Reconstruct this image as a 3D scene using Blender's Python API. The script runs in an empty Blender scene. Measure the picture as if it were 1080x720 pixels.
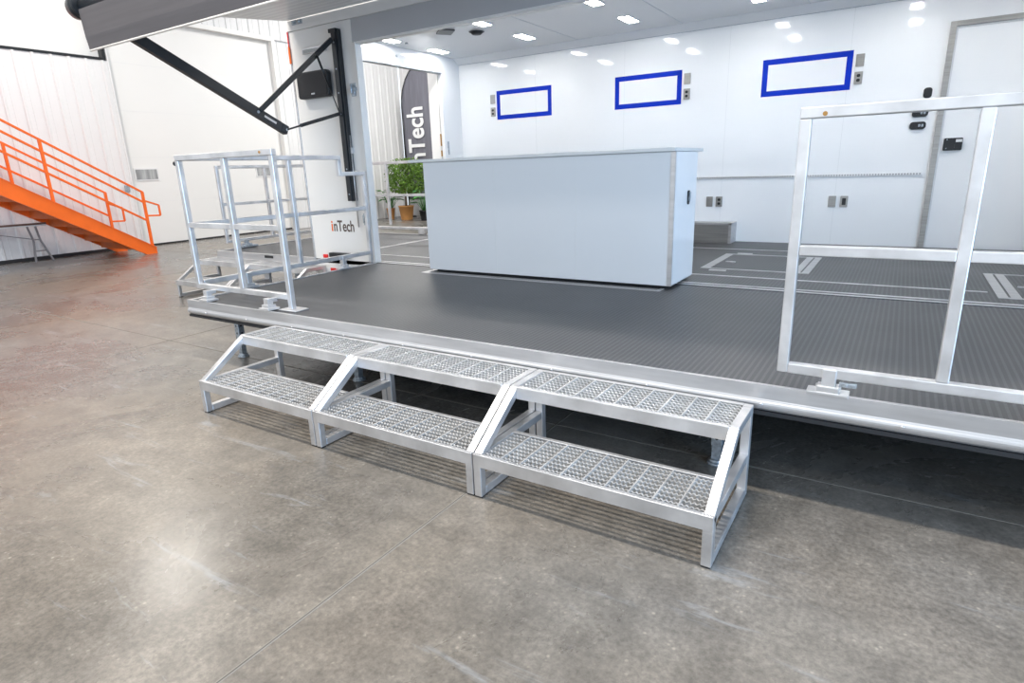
import bpy, bmesh, math, random
from mathutils import Vector, Matrix
random.seed(7)
S = bpy.context.scene
COL = S.collection
PI = math.pi

# ------------------------------------------------------------------ camera
YAW, PITCH, ROLL, FPX = 0.5711, -0.279, -0.0342, 635.49
CAM = Vector((3.5374, -2.5452, 1.3995))
fwd = Vector((-math.sin(YAW)*math.cos(PITCH), math.cos(YAW)*math.cos(PITCH), math.sin(PITCH)))
rt = Vector((math.cos(YAW), math.sin(YAW), 0)); up = rt.cross(fwd)
r2 = rt*math.cos(ROLL)+up*math.sin(ROLL); u2 = -rt*math.sin(ROLL)+up*math.cos(ROLL)
cd = bpy.data.cameras.new('camera'); cam = bpy.data.objects.new('camera', cd); COL.objects.link(cam)
m = Matrix((r2, u2, -fwd)).transposed().to_4x4(); m.translation = CAM
cam.matrix_world = m
cd.sensor_width = 36; cd.lens = FPX/1080*36; cd.clip_end = 200; cd.clip_start = 0.05
S.camera = cam

# ------------------------------------------------------------------ world and lights
w = bpy.data.worlds.new('world'); S.world = w; w.use_nodes = True
bg = w.node_tree.nodes['Background']
bg.inputs['Color'].default_value = (0.86, 0.93, 1.0, 1); bg.inputs['Strength'].default_value = 1.5

def area(name, loc, sx, sy, power, color=(1, 1, 1), rot=(0, 0, 0)):
    l = bpy.data.lights.new(name, 'AREA'); l.shape = 'RECTANGLE'; l.size = sx; l.size_y = sy
    l.energy = power; l.color = color
    o = bpy.data.objects.new(name, l); COL.objects.link(o); o.location = loc; o.rotation_euler = rot
    return o
WARM = (1.0, 0.95, 0.88)
area('high_bay_lamp', (1.9, -0.75, 6.4), 2.4, 0.26, 340, (1, 0.95, 0.88))
area('high_bay_lamp', (-3.2, -0.9, 6.4), 2.4, 0.28, 330, WARM)
area('high_bay_lamp', (-8.0, 2.6, 6.4), 1.1, 0.7, 150, WARM)
# daylight entering through the open end of the hall, beyond the trailer
area('daylight', (9.3, -2.6, 1.9), 3.6, 6.0, 600, (0.32, 0.61, 1.0), (0, math.radians(90), 0))
area('high_bay_lamp', (-3.2, -5.5, 6.4), 2.4, 0.8, 100, WARM)
area('high_bay_lamp', (2.5, -5.5, 6.4), 2.4, 0.8, 80, WARM)
area('high_bay_lamp', (-6.5, 9.8, 6.4), 2.4, 0.8, 430, (1, 0.98, 0.96))

S.view_settings.view_transform = 'Standard'; S.view_settings.look = 'None'
S.view_settings.gamma = 1.0; S.view_settings.exposure = 0.0
S.view_settings.use_curve_mapping = False

# ------------------------------------------------------------------ materials
MATS = {}
def mat(name, col, rough=0.5, metal=0.0, spec=0.5, emit=None, estr=0):
    mm = bpy.data.materials.new(name); mm.use_nodes = True
    b = mm.node_tree.nodes['Principled BSDF']
    b.inputs['Base Color'].default_value = (*col, 1); b.inputs['Roughness'].default_value = rough
    b.inputs['Metallic'].default_value = metal; b.inputs['Specular IOR Level'].default_value = spec
    if emit:
        b.inputs['Emission Color'].default_value = (*emit, 1); b.inputs['Emission Strength'].default_value = estr
    MATS[name] = mm
    return mm
def nodes(mm): return mm.node_tree.nodes, mm.node_tree.links, mm.node_tree.nodes['Principled BSDF']
def noise_var(mm, scale=(6, 6, 6), amt=0.06, rough_amt=0.08, detail=4):
    """gentle procedural variation of colour and roughness"""
    N, L, b = nodes(mm)
    tc = N.new('ShaderNodeTexCoord'); mp = N.new('ShaderNodeMapping'); mp.inputs['Scale'].default_value = scale
    nz = N.new('ShaderNodeTexNoise'); nz.inputs['Scale'].default_value = 1.0; nz.inputs['Detail'].default_value = detail
    L.new(tc.outputs['Object'], mp.inputs['Vector']); L.new(mp.outputs[0], nz.inputs['Vector'])
    c = list(b.inputs['Base Color'].default_value)[:3]
    rp = N.new('ShaderNodeValToRGB')
    rp.color_ramp.elements[0].position = 0.3; rp.color_ramp.elements[1].position = 0.7
    rp.color_ramp.elements[0].color = (*[max(0, x*(1-amt)) for x in c], 1)
    rp.color_ramp.elements[1].color = (*[min(1, x*(1+amt)) for x in c], 1)
    L.new(nz.outputs['Fac'], rp.inputs[0]); L.new(rp.outputs[0], b.inputs['Base Color'])
    r = b.inputs['Roughness'].default_value
    mr = N.new('ShaderNodeMapRange'); mr.inputs[3].default_value = max(0.02, r-rough_amt); mr.inputs[4].default_value = r+rough_amt
    L.new(nz.outputs['Fac'], mr.inputs[0]); L.new(mr.outputs[0], b.inputs['Roughness'])
    return mm

ALU = noise_var(mat('mill_aluminium', (0.69, 0.68, 0.68), 0.38, 0.8), (7, 7, 7), 0.16, 0.12)
ALU_TRIM = noise_var(mat('aluminium_trim', (0.58, 0.57, 0.57), 0.36, 0.75), (2.5, 25, 25), 0.12, 0.08)
GRATE = noise_var(mat('grating_aluminium', (0.66, 0.65, 0.64), 0.45, 0.7), (20, 20, 20), 0.10, 0.1)
GALV = noise_var(mat('galvanised_steel', (0.42, 0.46, 0.50), 0.42, 0.8), (60, 60, 60), 0.3, 0.1)
STEEL = noise_var(mat('brushed_steel', (0.40, 0.39, 0.37), 0.36, 0.85), (2, 2, 60), 0.12, 0.08)
GLOSSW = noise_var(mat('gloss_white_panel', (0.86, 0.865, 0.87), 0.07, 0.0, 0.5), (0.8, 0.8, 0.8), 0.012, 0.02)
OUTW = noise_var(mat('warm_white_skin', (0.84, 0.82, 0.79), 0.35), (1.5, 1.5, 1.5), 0.012, 0.04)
BLDW = noise_var(mat('ribbed_white_steel', (0.78, 0.775, 0.77), 0.5), (1, 1, 1), 0.015, 0.05)
DOORW = noise_var(mat('cream_door_panel', (0.83, 0.82, 0.795), 0.5), (1, 1, 1), 0.01, 0.05)
HEADSHADE = noise_var(mat('shaded_white_header', (0.50, 0.50, 0.51), 0.35), (2, 2, 2), 0.03, 0.05)  # white header; the shade on it is put into this grey
CTRW = noise_var(mat('pale_counter_laminate', (0.73, 0.735, 0.74), 0.22), (1, 1, 1), 0.012, 0.03)
CTRTOP = noise_var(mat('counter_top_laminate', (0.74, 0.74, 0.72), 0.3), (3, 3, 3), 0.02, 0.03)
BLACK = noise_var(mat('black_powder_coat', (0.012, 0.014, 0.017), 0.32), (8, 8, 8), 0.2, 0.06)
BLACKP = mat('black_plastic', (0.014, 0.015, 0.017), 0.4)
RUBBER = mat('black_rubber', (0.02, 0.02, 0.022), 0.6)
ORANGE = noise_var(mat('orange_paint', (0.90, 0.145, 0.008), 0.38), (4, 4, 4), 0.06, 0.06)
ORANGE_T = noise_var(mat('orange_tread', (0.62, 0.12, 0.01), 0.5), (4, 4, 4), 0.12, 0.06)
BLUE = mat('blue_tape', (0.003, 0.030, 0.44), 0.6, 0, 0.15)
RED = mat('red_reflector', (0.8, 0.02, 0.015), 0.3)
AMBER = mat('amber_reflector', (0.95, 0.16, 0.01), 0.3)
BRONZE = mat('brass_plug', (0.45, 0.25, 0.08), 0.4, 0.8)
VALANCE = noise_var(mat('valance_fabric', (0.115, 0.104, 0.107), 0.7), (1.2, 30, 30), 0.10, 0.05)
TERRA = noise_var(mat('tan_pot', (0.62, 0.30, 0.10), 0.6), (5, 5, 5), 0.08, 0.05)
SOIL = mat('potting_soil', (0.03, 0.02, 0.012), 0.9)
BARK = noise_var(mat('bark', (0.14, 0.09, 0.055), 0.8), (10, 10, 10), 0.2, 0.05)
LEAF = noise_var(mat('ficus_leaf', (0.13, 0.245, 0.035), 0.45), (6, 6, 6), 0.5, 0.08)
LEAFD = noise_var(mat('broad_leaf', (0.06, 0.22, 0.05), 0.4), (6, 6, 6), 0.35, 0.08)
BANNER = noise_var(mat('grey_banner_cloth', (0.16, 0.16, 0.19), 0.75), (14, 14, 1), 0.14, 0.05)
WHITE = mat('white_print', (0.85, 0.85, 0.85), 0.6)
LOGO = mat('logo_brown', (0.10, 0.065, 0.05), 0.4)
LOGO_O = mat('logo_orange', (0.90, 0.16, 0.015), 0.4)
LED = mat('led_lens', (1, 1, 1), 0.4, emit=(1.0, 0.985, 0.96), estr=70)
CHAS = mat('black_chassis', (0.02, 0.02, 0.022), 0.6)
GLASS = noise_var(mat('door_lite_glass', (0.36, 0.37, 0.37), 0.12), (1, 14, 2), 0.35, 0.05, 2)
LABELW = mat('white_label', (0.7, 0.7, 0.7), 0.5)
LADDER = mat('grey_ladder_metal', (0.26, 0.25, 0.26), 0.5, 0.3)
TABLEB = mat('brown_edge', (0.16, 0.09, 0.07), 0.6)

# awning canopy: light vinyl with faint stripes running along the trailer
AWN = mat('awning_underside', (0.66, 0.66, 0.67), 0.32)
N, L, b = nodes(AWN)
tc = N.new('ShaderNodeTexCoord'); sx = N.new('ShaderNodeSeparateXYZ'); L.new(tc.outputs['Object'], sx.inputs[0])
wv = N.new('ShaderNodeMath'); wv.operation = 'MULTIPLY'; wv.inputs[1].default_value = 2*PI/0.105; L.new(sx.outputs['Y'], wv.inputs[0])
sn = N.new('ShaderNodeMath'); sn.operation = 'SINE'; L.new(wv.outputs[0], sn.inputs[0])
rp = N.new('ShaderNodeValToRGB'); rp.color_ramp.elements[0].position = 0.1; rp.color_ramp.elements[1].position = 0.75
rp.color_ramp.elements[0].color = (0.74, 0.74, 0.75, 1); rp.color_ramp.elements[1].color = (0.86, 0.86, 0.86, 1)
L.new(sn.outputs[0], rp.inputs[0]); L.new(rp.outputs[0], b.inputs['Base Color'])

TRACK = mat('tie_down_track_metal', (0.8, 0.8, 0.8), 0.35, 0.75)
N, L, b = nodes(TRACK)
tc = N.new('ShaderNodeTexCoord'); ck = N.new('ShaderNodeTexVoronoi'); ck.inputs['Scale'].default_value = 39.4; ck.inputs['Randomness'].default_value = 0.0
L.new(tc.outputs['Object'], ck.inputs['Vector']); rp = N.new('ShaderNodeValToRGB'); rp.color_ramp.elements[0].position = 0.28; rp.color_ramp.elements[1].position = 0.4
rp.color_ramp.elements[0].color = (0.35, 0.35, 0.36, 1); rp.color_ramp.elements[1].color = (0.8, 0.8, 0.8, 1)
L.new(ck.outputs['Distance'], rp.inputs[0]); L.new(rp.outputs[0], b.inputs['Base Color'])

# rubber coin flooring of deck and trailer
DECK = mat('black_coin_rubber', (0.07, 0.072, 0.076), 0.42, 0.0, 0.5)
N, L, b = nodes(DECK)
tc = N.new('ShaderNodeTexCoord'); mp = N.new('ShaderNodeMapping'); mp.inputs['Scale'].default_value = (1/0.027, 1/0.014, 1)
L.new(tc.outputs['Object'], mp.inputs[0]); fr = N.new('ShaderNodeVectorMath'); fr.operation = 'FRACTION'; L.new(mp.outputs[0], fr.inputs[0])
sb = N.new('ShaderNodeVectorMath'); sb.operation = 'SUBTRACT'; sb.inputs[1].default_value = (0.5, 0.5, 0); L.new(fr.outputs[0], sb.inputs[0])
sp = N.new('ShaderNodeSeparateXYZ'); L.new(sb.outputs[0], sp.inputs[0])
ax = N.new('ShaderNodeMath'); ax.operation = 'ABSOLUTE'; L.new(sp.outputs['X'], ax.inputs[0])
ay = N.new('ShaderNodeMath'); ay.operation = 'ABSOLUTE'; L.new(sp.outputs['Y'], ay.inputs[0])
m1 = N.new('ShaderNodeMapRange'); m1.inputs[1].default_value = 0.16; m1.inputs[2].default_value = 0.24; m1.inputs[3].default_value = 1; m1.inputs[4].default_value = 0; L.new(ax.outputs[0], m1.inputs[0])
m2 = N.new('ShaderNodeMapRange'); m2.inputs[1].default_value = 0.30; m2.inputs[2].default_value = 0.42; m2.inputs[3].default_value = 1; m2.inputs[4].default_value = 0.72; L.new(ay.outputs[0], m2.inputs[0])
mm_ = N.new('ShaderNodeMath'); mm_.operation = 'MULTIPLY'; L.new(m1.outputs[0], mm_.inputs[0]); L.new(m2.outputs[0], mm_.inputs[1])
nz = N.new('ShaderNodeTexNoise'); nz.inputs['Scale'].default_value = 1.6; nz.inputs['Detail'].default_value = 5; L.new(tc.outputs['Object'], nz.inputs['Vector'])
mixc = N.new('ShaderNodeMix'); mixc.data_type = 'RGBA'
mixc.inputs[6].default_value = (0.046, 0.047, 0.050, 1); mixc.inputs[7].default_value = (0.090, 0.092, 0.097, 1)
L.new(mm_.outputs[0], mixc.inputs[0])
mx2 = N.new('ShaderNodeMix'); mx2.data_type = 'RGBA'; mx2.blend_type = 'MULTIPLY'; mx2.inputs[0].default_value = 0.35
L.new(mixc.outputs[2], mx2.inputs[6]); L.new(nz.outputs['Fac'], mx2.inputs[7]); L.new(mx2.outputs[2], b.inputs['Base Color'])
bp_ = N.new('ShaderNodeBump'); bp_.inputs['Strength'].default_value = 0.5; bp_.inputs['Distance'].default_value = 0.0015
L.new(mm_.outputs[0], bp_.inputs['Height']); L.new(bp_.outputs[0], b.inputs['Normal'])
mr = N.new('ShaderNodeMapRange'); mr.inputs[3].default_value = 0.34; mr.inputs[4].default_value = 0.5; L.new(nz.outputs['Fac'], mr.inputs[0]); L.new(mr.outputs[0], b.inputs['Roughness'])

# polished concrete slab: mottling, pale scuffs, aggregate flecks
CONC = mat('polished_concrete', (0.3, 0.28, 0.26), 0.33)
N, L, b = nodes(CONC)
tc = N.new('ShaderNodeTexCoord')
def noise(scale, detail=6, rough=0.6, dist=0.0, mapscale=None):
    n = N.new('ShaderNodeTexNoise'); n.inputs['Scale'].default_value = scale; n.inputs['Detail'].default_value = detail
    n.inputs['Roughness'].default_value = rough; n.inputs['Distortion'].default_value = dist
    if mapscale:
        q = N.new('ShaderNodeMapping'); q.inputs['Scale'].default_value = mapscale; q.inputs['Rotation'].default_value = (0, 0, 0.35)
        L.new(tc.outputs['Object'], q.inputs[0]); L.new(q.outputs[0], n.inputs['Vector'])
    else: L.new(tc.outputs['Object'], n.inputs['Vector'])
    return n
def ramp(src, p0, c0, p1, c1):
    r = N.new('ShaderNodeValToRGB'); e = r.color_ramp.elements
    e[0].position = p0; e[0].color = (*c0, 1); e[1].position = p1; e[1].color = (*c1, 1)
    L.new(src, r.inputs[0]); return r
n1 = noise(0.75, 8, 0.62, 0.6); n2 = noise(7, 6, 0.7); n3 = noise(0.30, 3, 0.5); n4 = noise(48, 4, 0.75); n5 = noise(1.0, 5, 0.7, 0.4, (1.2, 9, 1))
base = ramp(n1.outputs['Fac'], 0.28, (0.105, 0.096, 0.085), 0.72, (0.200, 0.184, 0.164))
tint = ramp(n3.outputs['Fac'], 0.38, (0.95, 1.0, 1.06), 0.62, (1.08, 1.0, 0.90))
mA = N.new('ShaderNodeMix'); mA.data_type = 'RGBA'; mA.blend_type = 'MULTIPLY'; mA.inputs[0].default_value = 1
L.new(base.outputs[0], mA.inputs[6]); L.new(tint.outputs[0], mA.inputs[7])
mott = ramp(n2.outputs['Fac'], 0.3, (0.72, 0.72, 0.72), 0.7, (1.28, 1.28, 1.28))
mB = N.new('ShaderNodeMix'); mB.data_type = 'RGBA'; mB.blend_type = 'MULTIPLY'; mB.inputs[0].default_value = 1
L.new(mA.outputs[2], mB.inputs[6]); L.new(mott.outputs[0], mB.inputs[7])
fine = ramp(n4.outputs['Fac'], 0.35, (0.74, 0.74, 0.74), 0.65, (1.26, 1.26, 1.26))
mC = N.new('ShaderNodeMix'); mC.data_type = 'RGBA'; mC.blend_type = 'MULTIPLY'; mC.inputs[0].default_value = 1
L.new(mB.outputs[2], mC.inputs[6]); L.new(fine.outputs[0], mC.inputs[7])
scuf = ramp(n5.outputs['Fac'], 0.60, (0, 0, 0), 0.70, (0.6, 0.6, 0.6))
mD = N.new('ShaderNodeMix'); mD.data_type = 'RGBA'; L.new(scuf.outputs[0], mD.inputs[0])
L.new(mC.outputs[2], mD.inputs[6]); mD.inputs[7].default_value = (0.30, 0.31, 0.32, 1)
vo = N.new('ShaderNodeTexVoronoi'); vo.inputs['Scale'].default_value = 30; L.new(tc.outputs['Object'], vo.inputs['Vector'])
fl = ramp(vo.outputs['Distance'], 0.08, (0.55, 0.55, 0.55), 0.22, (0, 0, 0))
flm = N.new('ShaderNodeMath'); flm.operation = 'MULTIPLY'; L.new(fl.outputs[0], flm.inputs[0])
flr = ramp(n2.outputs['Fac'], 0.50, (0, 0, 0), 0.6, (1, 1, 1)); L.new(flr.outputs[0], flm.inputs[1])
mE = N.new('ShaderNodeMix'); mE.data_type = 'RGBA'; L.new(flm.outputs[0], mE.inputs[0])
L.new(mD.outputs[2], mE.inputs[6]); mE.inputs[7].default_value = (0.42, 0.37, 0.30, 1)
L.new(mE.outputs[2], b.inputs['Base Color'])
rr = N.new('ShaderNodeMapRange'); rr.inputs[1].default_value = 0.3; rr.inputs[2].default_value = 0.7; rr.inputs[3].default_value = 0.20; rr.inputs[4].default_value = 0.36; b.inputs['Specular IOR Level'].default_value = 0.7
L.new(n1.outputs['Fac'], rr.inputs[0]); L.new(rr.outputs[0], b.inputs['Roughness'])
bpn = N.new('ShaderNodeBump'); bpn.inputs['Strength'].default_value = 0.06; bpn.inputs['Distance'].default_value = 0.002
L.new(n2.outputs['Fac'], bpn.inputs['Height']); L.new(bpn.outputs[0], b.inputs['Normal'])
JOINT = mat('saw_cut_joint', (0.10, 0.09, 0.08), 0.8)
JOINTE = mat('joint_edge', (0.24, 0.22, 0.19), 0.6)

# ------------------------------------------------------------------ mesh helpers
class MB:
    def __init__(s): s.bm = bmesh.new()
    def box(s, x0, x1, y0, y1, z0, z1, mi=0):
        v = [s.bm.verts.new((x, y, z)) for x in (x0, x1) for y in (y0, y1) for z in (z0, z1)]
        for q in ((0, 1, 3, 2), (4, 6, 7, 5), (0, 4, 5, 1), (2, 3, 7, 6), (0, 2, 6, 4), (1, 5, 7, 3)):
            f = s.bm.faces.new([v[i] for i in q]); f.material_index = mi
        return s
    def bar(s, a, b, w, h, ref=(0, 0, 1), mi=0):
        """rectangular bar from a to b, w across, h along the reference direction"""
        a = Vector(a); b = Vector(b); d = (b-a).normalized(); R = Vector(ref)
        if abs(d.dot(R)) > 0.98: R = Vector((0, 1, 0)) if abs(d.y) < 0.9 else Vector((1, 0, 0))
        x = d.cross(R).normalized(); y = x.cross(d).normalized()
        vs = []
        for p in (a, b):
            for sx_, sy_ in ((-1, -1), (1, -1), (1, 1), (-1, 1)):
                vs.append(s.bm.verts.new(p+x*sx_*w/2+y*sy_*h/2))
        for q in ((3, 2, 1, 0), (4, 5, 6, 7), (0, 1, 5, 4), (1, 2, 6, 5), (2, 3, 7, 6), (3, 0, 4, 7)):
            f = s.bm.faces.new([vs[i] for i in q]); f.material_index = mi
        return s
    def cyl(s, a, b, r, r2_=None, n=16, mi=0, caps=True, smooth=True):
        a = Vector(a); b = Vector(b); d = (b-a).normalized()
        R = Vector((0, 0, 1)) if abs(d.z) < 0.9 else Vector((1, 0, 0))
        x = d.cross(R).normalized(); y = x.cross(d); r2_ = r if r2_ is None else r2_
        A = [s.bm.verts.new(a+(x*math.cos(t)+y*math.sin(t))*r) for t in [2*PI*i/n for i in range(n)]]
        B = [s.bm.verts.new(b+(x*math.cos(t)+y*math.sin(t))*r2_) for t in [2*PI*i/n for i in range(n)]]
        for i in range(n):
            f = s.bm.faces.new((A[i], A[(i+1) % n], B[(i+1) % n], B[i])); f.smooth = smooth; f.material_index = mi
        if caps:
            f = s.bm.faces.new(A[::-1]); f.material_index = mi
            f = s.bm.faces.new(B); f.material_index = mi
        return s
    def prism(s, pts, axis, t0, t1, mi=0):
        """extrude a closed outline (pairs) along an axis"""
        def P(p, t): return {'X': (t, p[0], p[1]), 'Y': (p[0], t, p[1]), 'Z': (p[0], p[1], t)}[axis]
        A = [s.bm.verts.new(P(p, t0)) for p in pts]; B = [s.bm.verts.new(P(p, t1)) for p in pts]
        n = len(pts)
        for i in range(n):
            f = s.bm.faces.new((A[i], A[(i+1) % n], B[(i+1) % n], B[i])); f.material_index = mi
        s.bm.faces.new(A[::-1]).material_index = mi; s.bm.faces.new(B).material_index = mi
        return s
    def build(s, name, mats, parent=None, bevel=0.0, loc=None, seg=2):
        bmesh.ops.recalc_face_normals(s.bm, faces=s.bm.faces)
        me = bpy.data.meshes.new(name); s.bm.to_mesh(me); s.bm.free()
        for q in (mats if isinstance(mats, (list, tuple)) else [mats]): me.materials.append(q)
        o = bpy.data.objects.new(name, me); COL.objects.link(o)
        if parent: o.parent = parent
        if loc: o.location = loc
        if bevel:
            bv = o.modifiers.new('bevel', 'BEVEL'); bv.width = bevel; bv.segments = seg; bv.limit_method = 'ANGLE'; bv.angle_limit = 0.6
        return o
def rrect(cx, cz, wx, hz, r, n=5):
    pts = []
    for (sx_, sz_, a0) in ((1, 1, 0), (-1, 1, 90), (-1, -1, 180), (1, -1, 270)):
        for i in range(n+1):
            a = math.radians(a0+90*i/n); pts.append((cx+sx_*(wx/2-r)+r*math.cos(a), cz+sz_*(hz/2-r)+r*math.sin(a)))
    return pts
def tag(o, label, cat, group=None):
    o['label'] = label; o['category'] = cat
    if group: o['group'] = group
    return o
def thing(name, label, cat, loc=(0, 0, 0), group=None, rz=0):
    o = bpy.data.objects.new(name, None); o.empty_display_size = 0.1; COL.objects.link(o)
    o.location = loc; o.rotation_euler = (0, 0, rz); return tag(o, label, cat, group)
def struct(o): o['kind'] = 'structure'; return o
def dup(o, parent=None, loc=None, label=None, group=None):
    c = o.copy(); COL.objects.link(c); c.parent = parent
    if loc is not None: c.location = loc
    if label: c['label'] = label
    if group: c['group'] = group
    for ch in list(o.children): dup(ch, c)
    return c
def split(o):
    """separate a mesh of loose pieces into one object per piece"""
    bm = bmesh.new(); bm.from_mesh(o.data); seen = set(); groups = []
    for v in bm.verts:
        if v in seen: continue
        st_ = [v]; seen.add(v); g_ = []
        while st_:
            q = st_.pop(); g_.append(q.index)
            for e in q.link_edges:
                n_ = e.other_vert(q)
                if n_ not in seen: seen.add(n_); st_.append(n_)
        groups.append(set(g_))
    bm.free()
    for k, g_ in enumerate(groups[1:]+groups[:1]):
        last = k == len(groups)-1
        b2 = bmesh.new(); b2.from_mesh(o.data)
        bmesh.ops.delete(b2, geom=[v for v in b2.verts if v.index not in g_], context='VERTS')
        if last: b2.to_mesh(o.data); b2.free(); break
        me = o.data.copy(); b2.to_mesh(me); b2.free()
        c = o.copy(); c.data = me; COL.objects.link(c)
def text_mesh(name, body, size, material, parent, matrix, extrude=0.001, offset=0.0, align='LEFT'):
    cu = bpy.data.curves.new(name, 'FONT'); cu.body = body; cu.size = size; cu.extrude = extrude; cu.offset = offset; cu.align_x = align
    t = bpy.data.objects.new(name, cu); COL.objects.link(t); bpy.context.view_layer.update()
    me = bpy.data.meshes.new_from_object(t.evaluated_get(bpy.context.evaluated_depsgraph_get()))
    bpy.data.objects.remove(t); me.materials.clear(); me.materials.append(material)
    xs = [v.co.x for v in me.vertices]; wdt = max(xs)-min(xs)
    o = bpy.data.objects.new(name, me); COL.objects.link(o); o.parent = parent; o.matrix_local = matrix
    return o, wdt

D = 0.49; YO = 2.068; YB = 4.913; XE = -2.046; XO = -1.095; FW = -10.56; BW = 13.2; XR = 6.2; TR = 0.040

# ------------------------------------------------------------------ the building
f = MB(); f.box(-10.9, 9.5, -9, 13.6, -0.2, 0)
FLOOR = struct(f.build('floor', CONC))
def joint(x0, x1, y0, y1):
    a = MB(); a.box(x0, x1, y0, y1, 0.0, 0.0012)
    if x1-x0 < y1-y0: a.box(x0-0.004, x0, y0, y1, 0, 0.0009, 1); a.box(x1, x1+0.004, y0, y1, 0, 0.0009, 1)
    else: a.box(x0, x1, y0-0.004, y0, 0, 0.0009, 1); a.box(x0, x1, y1, y1+0.004, 0, 0.0009, 1)
    o = a.build('trim_joint', [JOINT, JOINTE]); struct(o); return o
for x in (2.03, -1.95, -5.95): joint(x-0.0025, x+0.0025, -8.9, 13)
for y in (0.235, 4.2, -3.75): joint(-10.4, 9.4, y-0.0025, y+0.0025)

def ribbed(name, axis, pos, a0, a1, z0, z1, th, sgn, pitch=0.305):
    """corrugated steel sheet: one vertical rib every 305 mm"""
    pts = [(a0, 0)]; a = a0+0.1
    while a+0.10 < a1:
        pts += [(a, 0), (a+0.018, 0.028), (a+0.05, 0.028), (a+0.068, 0)]
        pts += [(a+0.145, 0), (a+0.150, 0.006), (a+0.165, 0.006), (a+0.170, 0)] if a+0.2 < a1 else []
        a += pitch
    pts += [(a1, 0), (a1, -th), (a0, -th)]
    mb = MB()
    if axis == 'Y': q = [(pos+sgn*h, s_) for s_, h in pts]
    else: q = [(s_, pos+sgn*h) for s_, h in pts]
    mb.prism(q, 'Z', z0, z1); return struct(mb.build(name, BLDW))
DL, DR, DT = 4.47, 8.50, 4.72
ribbed('wall_left', 'Y', FW, -8.9, DL, 0, 3.79, 0.2, 1)
ribbed('wall_left', 'Y', FW, DR+0.05, BW, 0, DT, 0.2, 1)
ribbed('wall_left', 'Y', FW, 4.43, BW, DT+0.05, 7.0, 0.2, 1)
ribbed('wall_back', 'X', BW, FW+0.05, 9.4, 0, 7.0, 0.2, -1)
struct(MB().box(-10.8, 9.5, -9, 13.6, 7.0, 7.15).build('ceiling', BLDW))
# black strip stands in for the floor shade at the ribbed wall's foot
struct(MB().box(FW, FW+0.05, -8.9, DL-0.02, 0, 0.06).build('shade_strip_left', CHAS))
# upper opening with a black frame and a cream panel
struct(MB().box(FW-0.2, FW-0.12, -8.9, 4.36, 3.84, 6.98).build('window_1', DOORW))
struct(MB().box(FW-0.12, FW+0.02, -8.9, 4.42, 3.79, 3.84).box(FW-0.12, FW+0.02, 4.36, 4.42, 3.84, 6.98).build('trim_1', BLACK))
# wide overhead door
d1 = struct(MB().box(FW-0.20, FW-0.12, DL, DR, 0.03, DT).build('door_1', DOORW))
mb = MB()
for z in (0.95, 1.9, 2.85, 3.8): mb.box(FW-0.121, FW-0.117, DL, DR, z, z+0.006)
s_ = mb.build('panel_seam', BLDW, d1)
s_ = MB().box(FW-0.19, FW-0.10, DL, DR, 0.0, 0.035).build('bottom_seal', RUBBER, d1)
for y in (4.60, 7.62):
    p = MB().box(FW-0.122, FW-0.105, y, y+0.52, 1.41, 1.68).build('door_lite', BLDW, d1)
    MB().box(FW-0.108, FW-0.100, y+0.03, y+0.49, 1.44, 1.65).build('pane', GLASS, p)
struct(MB().box(FW-0.2, FW+0.03, DR, DR+0.10, 0, DT+0.1).box(FW-0.2, FW+0.03, DL, DR, DT, DT+0.10).build('trim_2', DOORW))
struct(MB().box(FW-0.2, FW+0.02, DL-0.03, DL, 0, DT).build('trim_3', BLDW))

# ------------------------------------------------------------------ exhibit trailer
TRL = thing('exhibit_trailer', 'white exhibition trailer with its long side open above the black stage deck', 'trailer', (0, YO, 0))
def tp(mb, name, mats, bevel=0.0, parent=None):
    """builds a trailer part from world coordinates"""
    o = mb.build(name, mats, parent or TRL, bevel)
    if parent is None: o.location = (0, -YO, 0)
    return o
# floor, chassis and skin
tp(MB().box(XE, XR, YO, YB, 0.45, D), 'floor_panel', DECK)
tp(MB().box(XE+0.1, XR-0.1, YO+0.3, YB-0.2, 0.22, 0.45), 'chassis', CHAS)
tp(MB().box(XE, XO-0.05, YO, YO+0.05, D, 2.83), 'side_panel', OUTW, 0.004)
tp(MB().box(XE, XO-0.05, YO, YO+0.03, 0.30, D-0.004), 'side_skirt', OUTW)
tp(MB().box(XE-0.012, XR, YO-0.012, YO+0.03, 2.832, 2.955).box(XE-0.012, XE+0.03, YO, YB, 2.832, 2.955), 'roof_rail', OUTW, 0.004)
tp(MB().box(XE, XR, YO+0.03, YB+0.05, 2.915, 2.955), 'roof_panel', OUTW)
mb = MB(); mb.box(XO-0.05, XR, YO, YO+0.06, 2.625, 2.832); tp(mb, 'header_beam', HEADSHADE, 0.003)
mb = MB(); mb.box(XO, XR, YO-0.006, YO+0.066, 2.605, 2.624); tp(mb, 'header_lip', OUTW)
mb = MB(); mb.box(XO-0.05, XO, YO-0.012, YO+0.07, D, 2.62); mb.box(XO-0.012, XO+0.004, YO-0.02, YO-0.012, D, 2.62); tp(mb, 'opening_post', OUTW, 0.003)
mb = MB(); mb.box(XE-0.02, XE, YO-0.008, YO+0.05, 0.34, 2.83); tp(mb, 'corner_trim', ALU_TRIM, 0.004)
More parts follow.
